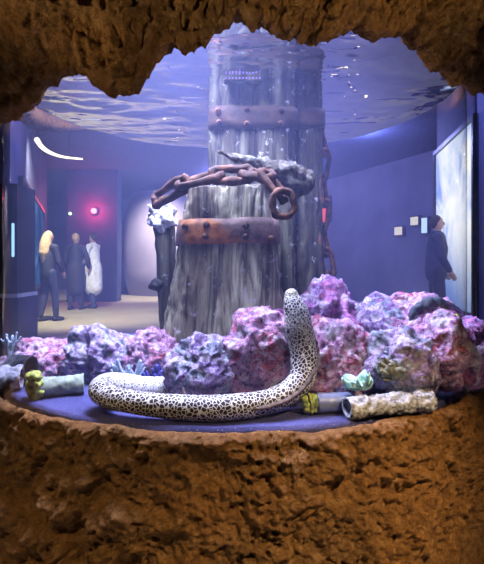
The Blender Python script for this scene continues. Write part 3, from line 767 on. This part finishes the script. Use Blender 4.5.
def lit_mat(name, stops, s, scale, low=None):
    m, nt, out = mat(name); v = coords(nt); t = tex(nt, v, scale, 4, 0.6, 0.8); r = ramp(nt, t, stops); c = r.outputs[0]
    if low:                                             # glow fades to darker blue towards the bottom, set in the emission colour
        sp = nt.nodes.new('ShaderNodeSeparateXYZ'); nt.links.new(v, sp.inputs[0])
        mr = nd(nt, 'ShaderNodeMapRange'); mr.inputs[1].default_value = 0.5; mr.inputs[2].default_value = 1.7; nt.links.new(sp.outputs[2], mr.inputs[0])
        ad = nd(nt, 'ShaderNodeMath', operation='MULTIPLY_ADD'); nt.links.new(t, ad.inputs[0]); ad.inputs[1].default_value = 0.9; ad.inputs[2].default_value = -0.45
        a2 = nd(nt, 'ShaderNodeMath', operation='ADD', use_clamp=True); nt.links.new(mr.outputs[0], a2.inputs[0]); nt.links.new(ad.outputs[0], a2.inputs[1])
        c = mixc(nt, a2.outputs[0], low, c)
    e = nt.nodes.new('ShaderNodeEmission'); e.inputs[1].default_value = s; nt.links.new(c, e.inputs[0]); nt.links.new(e.outputs[0], out.inputs[0]); return m
wall_panel('aquarium_window', at(10, 6.0), at(47, 13.0), 0.12, 0.72, 0.62, 2.15, lit_mat('blue_tank_glow', [(0.35, (0.012, 0.03, 0.10)), (0.55, (0.03, 0.10, 0.22)), (0.7, (0.12, 0.28, 0.42))], 1.0, 1.6), 0.03, 'dim blue lit aquarium window in the left wall of the hall', 'aquarium')
wall_panel('aquarium_window', at(437, 8.2), at(492, 5.6), 0.03, 0.80, 0.40, 2.78, lit_mat('white_tank_glow', [(0.36, (0.30, 0.42, 0.90)), (0.46, (0.72, 0.80, 1.0)), (0.56, (0.98, 0.99, 1.0))], 1.2, 0.8, (0.13, 0.22, 0.50)), 0.03, 'tall bright bluish white lit window in the right wall of the hall', 'aquarium')
# blue light bar and dark display case at the far left
dc = thing('display_case', 'dark display case with pale lower edge at the far left of the hall', 'display case', (*at(4, 5.2), 0))
x0, y0 = at(-14, 5.2); x1, _ = at(18, 5.2)
MB().box((x0, y0, 0.0), (x1, y0 + 0.5, 0.66)).build('plinth', M['hall_dark'], dc, False)
MB().box((x0, y0 + 0.02, 0.70), (x1 - 0.02, y0 + 0.48, 1.85)).build('case', M['dark'], dc, False)
MB().box((x0, y0 - 0.01, 0.66), (x1, y0 + 0.5, 0.70)).build('lower_edge', M['wcloth'], dc, False)
lb = P(13, 240, 5.1)
MB().tube([lb + Vector((0, 0, -0.16)), lb + Vector((0, 0, 0.16))], 0.014, 10).build('light_bar', M['bluelamp'], dc)['label'] = 'slim glowing blue light bar'
# small lit signs on the far right
WA, WB = Vector((*at(310, 16.25), 0)), Vector((*at(460, 10.64), 0)); WU = (WB - WA).normalized(); WN = Vector((WU.y, -WU.x, 0))
def sign(px0, py0, px1, py1, m, label):
    """lit box on the angled wall, covering the pixel rectangle"""
    def hit(px, off):
        A = WA + WN * off; k = (px - CX) / F                     # x = k*d, y = -2.29 + d
        t = (A.x - k * (A.y - EYE.y)) / (k * WU.y - WU.x); return A + WU * t
    a = hit(px0, 0.09); b = hit(px1, 0.09); d = (a.y + b.y) / 2 - EYE.y
    z1 = P(0, py0, d).z; z0 = P(0, py1, d).z; r = thing('lit_sign', label, 'sign', ((a.x + b.x) / 2, (a.y + b.y) / 2, z0), 'lit signs on the hall wall')
    def bx(nm, A, B, zl, zh, q0, q1, mm):
        V = [p + WN * o + Vector((0, 0, z)) for z in (zl, zh) for p, o in ((A, q0), (B, q0), (B, q1), (A, q1))]
        link(nm, V, [(0, 1, 2, 3), (7, 6, 5, 4), (4, 5, 1, 0), (5, 6, 2, 1), (6, 7, 3, 2), (7, 4, 0, 3)], mm, r, False)
    bx('face', a, b, z0, z1, 0, 0.02, m); bx('housing', a - WU * .03, b + WU * .03, z0 - .03, z1 + .03, -0.088, -0.001, M['metal'])
sign(395, 227, 402, 235, M['cream'], 'small cream lit square sign, lowest of the three signs on the right')
sign(411, 217, 418, 225, M['cream'], 'small dim cream lit sign in the middle of the three on the right')
sign(422, 218, 427, 233, M['cool'], 'narrow upright bluish white lit sign nearest the bright window')
sign(319, 198, 329, 222, M['redsign'], 'red lit sign partly hidden by the chain on the tall piling')

# ------------------------------------------------------------------ people in the hall
def remesh(o, v):
    r = o.modifiers.new('one_surface', 'REMESH'); r.mode = 'VOXEL'; r.voxel_size = v; r.use_smooth_shade = True
    s = o.modifiers.new('soft', 'SMOOTH'); s.factor = 0.5; s.iterations = 3
def person(px, d, H, heading, label, top, legs, hair, long_hair, sleeves, coat=0.0, arms=((0.10, 0.05), (0.10, 0.05)), stride=0.06, bag=False):
    x, y = at(px, d); root = thing('person', label, 'person', (x, y, 0)); s = H / 1.72
    ca, sa = math.cos(heading), math.sin(heading)
    def T(a, b, c): return Vector((x + (a * ca - b * sa) * s, y + (a * sa + b * ca) * s, c * s))   # person faces local -y
    bd = MB(); sh = MB(); tr = MB(); shoes = []
    bd.tube([T(0, .01, .92), T(0, .015, 1.08), T(0, .0, 1.25), T(0, .0, 1.38)], [.125 * s, .115 * s, .135 * s, .11 * s], 16)
    bd.tube([T(-.15, .01, 1.40), T(.15, .01, 1.40)], .058 * s, 12)
    bd.tube([T(0, .01, 1.40), T(0, -.005, 1.52)], .052 * s, 12)
    bd.ball(T(0, -.01, 1.605), Vector((.074, .088, .112)) * s, 20, 14)
    bd.ball(T(0, -.10, 1.595), .014 * s, 8, 6)                                    # nose
    for q in (-1, 1): bd.ball(T(q * .075, .0, 1.60), Vector((.014, .022, .03)) * s, 8, 6)      # ears
    sh.tube(([T(0, .01, .90 - coat), T(0, .012, .93)] if coat else [T(0, .01, .90)]) + [T(0, .015, 1.08), T(0, 0, 1.26), T(0, .0, 1.40)], ([.205 * s, .195 * s] if coat else [.150 * s]) + [.145 * s, .150 * s, .118 * s], 18)
    sh.tube([T(-.16, .01, 1.405), T(.16, .01, 1.405)], .070 * s, 12)
    for k, q in enumerate((-1, 1)):
        out, fwd = arms[k]
        S = T(q * .18, .01, 1.41); E = T(q * (.19 + out), -fwd * .4, 1.13); W = T(q * (.17 + out * .7), -.05 - fwd * 1.6, .90 + fwd * .9)
        bd.tube([S, S.lerp(E, .5), E, E.lerp(W, .5), W], [.050 * s, .045 * s, .040 * s, .036 * s, .027 * s], 10)
        dv = (W - E).normalized(); pc = W + dv * .05 * s; sd = dv.cross(Vector((ca, sa, 0))).normalized()
        bd.tube([W, pc, W + dv * .09 * s], [.026 * s, .036 * s, .034 * s], 10)
        for f in range(4):
            o = W + dv * .085 * s + sd * (f - 1.5) * .019 * s; l = (.062, .074, .07, .055)[f] * s
            bd.tube([o, o + dv * l * .6, o + dv * l + Vector((-ca, -sa, 0)) * q * .012 * s], [.0095 * s] * 3, 6)
        o = W + dv * .03 * s - sd * .028 * s; bd.tube([o, o + (dv - sd).normalized() * .05 * s], [.011 * s, .009 * s], 6)
        sl = E.lerp(W, .95) if sleeves else S.lerp(E, .55)
        sh.tube([S, E, sl] if sleeves else [S, sl], [.064 * s, .056 * s, .042 * s] if sleeves else [.064 * s, .058 * s], 10)
        hip = T(q * .085, .015, .90); kn = T(q * .095, -.02 + q * stride * .4, .49); an = T(q * .10, .02 + q * stride, .085)
        bd.tube([hip, hip.lerp(kn, .5), kn, kn.lerp(an, .35), an], [.088 * s, .075 * s, .054 * s, .054 * s, .036 * s], 12)
        tr.tube([hip + Vector((0, 0, .03)), hip.lerp(kn, .5), kn, kn.lerp(an, .4), an + Vector((0, 0, .02))], [.098 * s, .087 * s, .068 * s, .064 * s, .055 * s], 14)
        bd.tube([an, T(q * .105, -.06 + q * stride, .045)], [.036 * s, .03 * s], 10)
        shoe = MB(); shoe.tube([T(q * .10, .06 + q * stride, .045), T(q * .105, -.04 + q * stride, .046), T(q * .11, -.13 + q * stride, .036)], [.043 * s, .047 * s, .034 * s], 12); shoes.append(shoe)
    tr.tube([T(-.07, .012, .92), T(.07, .012, .92)], .105 * s, 12)
    o = bd.build('body', M['skin'], root); remesh(o, 0.011)
    for mm, nm, mt in ((sh, 'jacket' if sleeves else 'shirt', top), (tr, 'trousers', legs)):
        o = mm.build(nm, mt, root); remesh(o, 0.014)
    for shoe in shoes: shoe.build('shoe', M['black'], root)
    h = MB(); h.ball(T(0, .018, 1.632), Vector((.086, .092, .104)) * s, 20, 14, 0.05, 30)
    if long_hair: h.tube([T(0, .05, 1.62), T(0, .085, 1.48), T(0, .11, 1.30), T(0, .11, 1.12)], [.085 * s, .10 * s, .105 * s, .05 * s], 14, jitter=.25, jscale=22)
    o = h.build('hair', hair, root); remesh(o, 0.013)
    for q in (-1, 1): MB().ball(T(q * .03, -.088, 1.615), .011 * s, 10, 8).build('eye', M['dark'], root)
    MB().tube([T(-.022, -.092, 1.548), T(.022, -.092, 1.548)], .006 * s, 8).build('mouth', M['tan'], root)
    return root
person(49, 8.9, 1.60, PI - 0.5, 'person with long fair hair in black jacket walking beside the blue window', M['black'], M['denim'], M['blond'], True, True, arms=((0.05, 0.06), (0.05, 0.06)), stride=0.10)
person(76, 11.2, 1.70, PI - 0.2, 'person in long dark coat standing left of the one in white', M['black'], M['black'], M['blond'], False, True, coat=0.40)
person(93, 11.6, 1.74, -PI / 2 - 0.3, 'person in long white coat under the red lamp', M['wcloth'], M['denim'], M['brown'], False, True, coat=0.42, arms=((0.03, 0.18), (0.03, 0.10)))
person(437, 6.9, 1.68, 1.35, 'tall person in dark clothes standing before the bright window on the right', M['denim'], M['black'], M['brown'], False, True)

# ------------------------------------------------------------------ light
def light(typ, name, loc, energy, color, target=None, **kw):
    l = bpy.data.lights.new(name, typ); l.energy = energy; l.color = color
    for k, v in kw.items(): setattr(l, k, v)
    o = bpy.data.objects.new(name, l); COL.objects.link(o); o.location = loc
    if target is not None: o.rotation_euler = (Vector(target) - Vector(loc)).to_track_quat('-Z', 'Y').to_euler()
    return o
light('AREA', 'tank_lamp', (-0.25, -0.60, 2.12), 140, (0.66, 0.67, 1.0), (0.0, -0.35, 0.6), shape='RECTANGLE', size=0.9, size_y=0.35)
light('AREA', 'tank_lamp', (0.25, 0.10, 2.12), 80, (0.55, 0.47, 1.0), (0.25, 0.0, 0.6), shape='RECTANGLE', size=0.8, size_y=0.5)
light('SPOT', 'gallery_spot', (1.05, -2.15, 2.2), 360, (1.0, 0.70, 0.37), (0.38, -1.12, 0.20), spot_size=0.66, spot_blend=1.0, shadow_soft_size=0.03)
light('SPOT', 'gallery_spot', (-0.9, -2.1, 2.1), 85, (1.0, 0.74, 0.42), (-0.45, -1.12, 0.20), spot_size=0.66, spot_blend=1.0, shadow_soft_size=0.03)
light('SPOT', 'gallery_spot', (-1.45, -1.75, 1.35), 80, (1.0, 0.78, 0.46), (0.0, -1.18, 1.90), spot_size=0.85, spot_blend=1.0, shadow_soft_size=0.03)
light('SPOT', 'gallery_spot', (1.35, -1.85, 1.2), 70, (1.0, 0.78, 0.46), (0.15, -1.18, 1.90), spot_size=0.85, spot_blend=1.0, shadow_soft_size=0.03)
light('POINT', 'hall_blue_fill', (-2.0, 4.2, 3.3), 170, (0.33, 0.38, 1.0), shadow_soft_size=0.0)  # added blue fills without fixtures, tinting the hall and its mirror in the water
light('POINT', 'hall_blue_fill', (1.6, 3.4, 3.3), 150, (0.33, 0.38, 1.0), shadow_soft_size=0.0)
light('POINT', 'hall_blue_fill', (2.4, 7.5, 3.3), 110, (0.36, 0.40, 1.0), shadow_soft_size=0.0)
light('POINT', 'hall_blue_fill', (-0.5, 11.5, 3.3), 150, (0.50, 0.50, 1.0), shadow_soft_size=0.0)
light('SPOT', 'hall_fill_spot', (-3.0, 5.6, 3.5), 1300, (1.0, 0.92, 0.66), (-3.2, 7.4, 0.2), spot_size=1.5, spot_blend=0.9, shadow_soft_size=0.0)  # added fill spots without fixtures; this one brightens floor and visitors
light('SPOT', 'hall_fill_spot', (-2.4, 12.0, 3.5), 1300, (1.0, 0.86, 0.72), (-2.6, 13.6, 0.6), spot_size=1.9, spot_blend=0.9, shadow_soft_size=0.0)  # added to brighten the pale partition
light('SPOT', 'hall_fill_spot', (2.6, 8.6, 3.5), 300, (0.9, 0.92, 1.0), (2.6, 8.6, 0), spot_size=1.2, spot_blend=0.9, shadow_soft_size=0.0)
light('POINT', 'red_lamp_light', (cx_ + 0.03, cy_ - 0.30, 2.46), 60, (1.0, 0.03, 0.10), shadow_soft_size=0.0)
w = bpy.data.worlds.new('world'); C.world = w; w.use_nodes = True
w.node_tree.nodes['Background'].inputs[0].default_value = (0.10, 0.11, 0.22, 1); w.node_tree.nodes['Background'].inputs[1].default_value = 0.12

C.view_settings.view_transform = 'Standard'; C.view_settings.look = 'None'; C.view_settings.gamma = 1; C.view_settings.exposure = 0.0
C.view_settings.use_curve_mapping = False
C.cycles.use_denoising = True
C.cycles.transparent_max_bounces = 32; C.cycles.max_bounces = 10
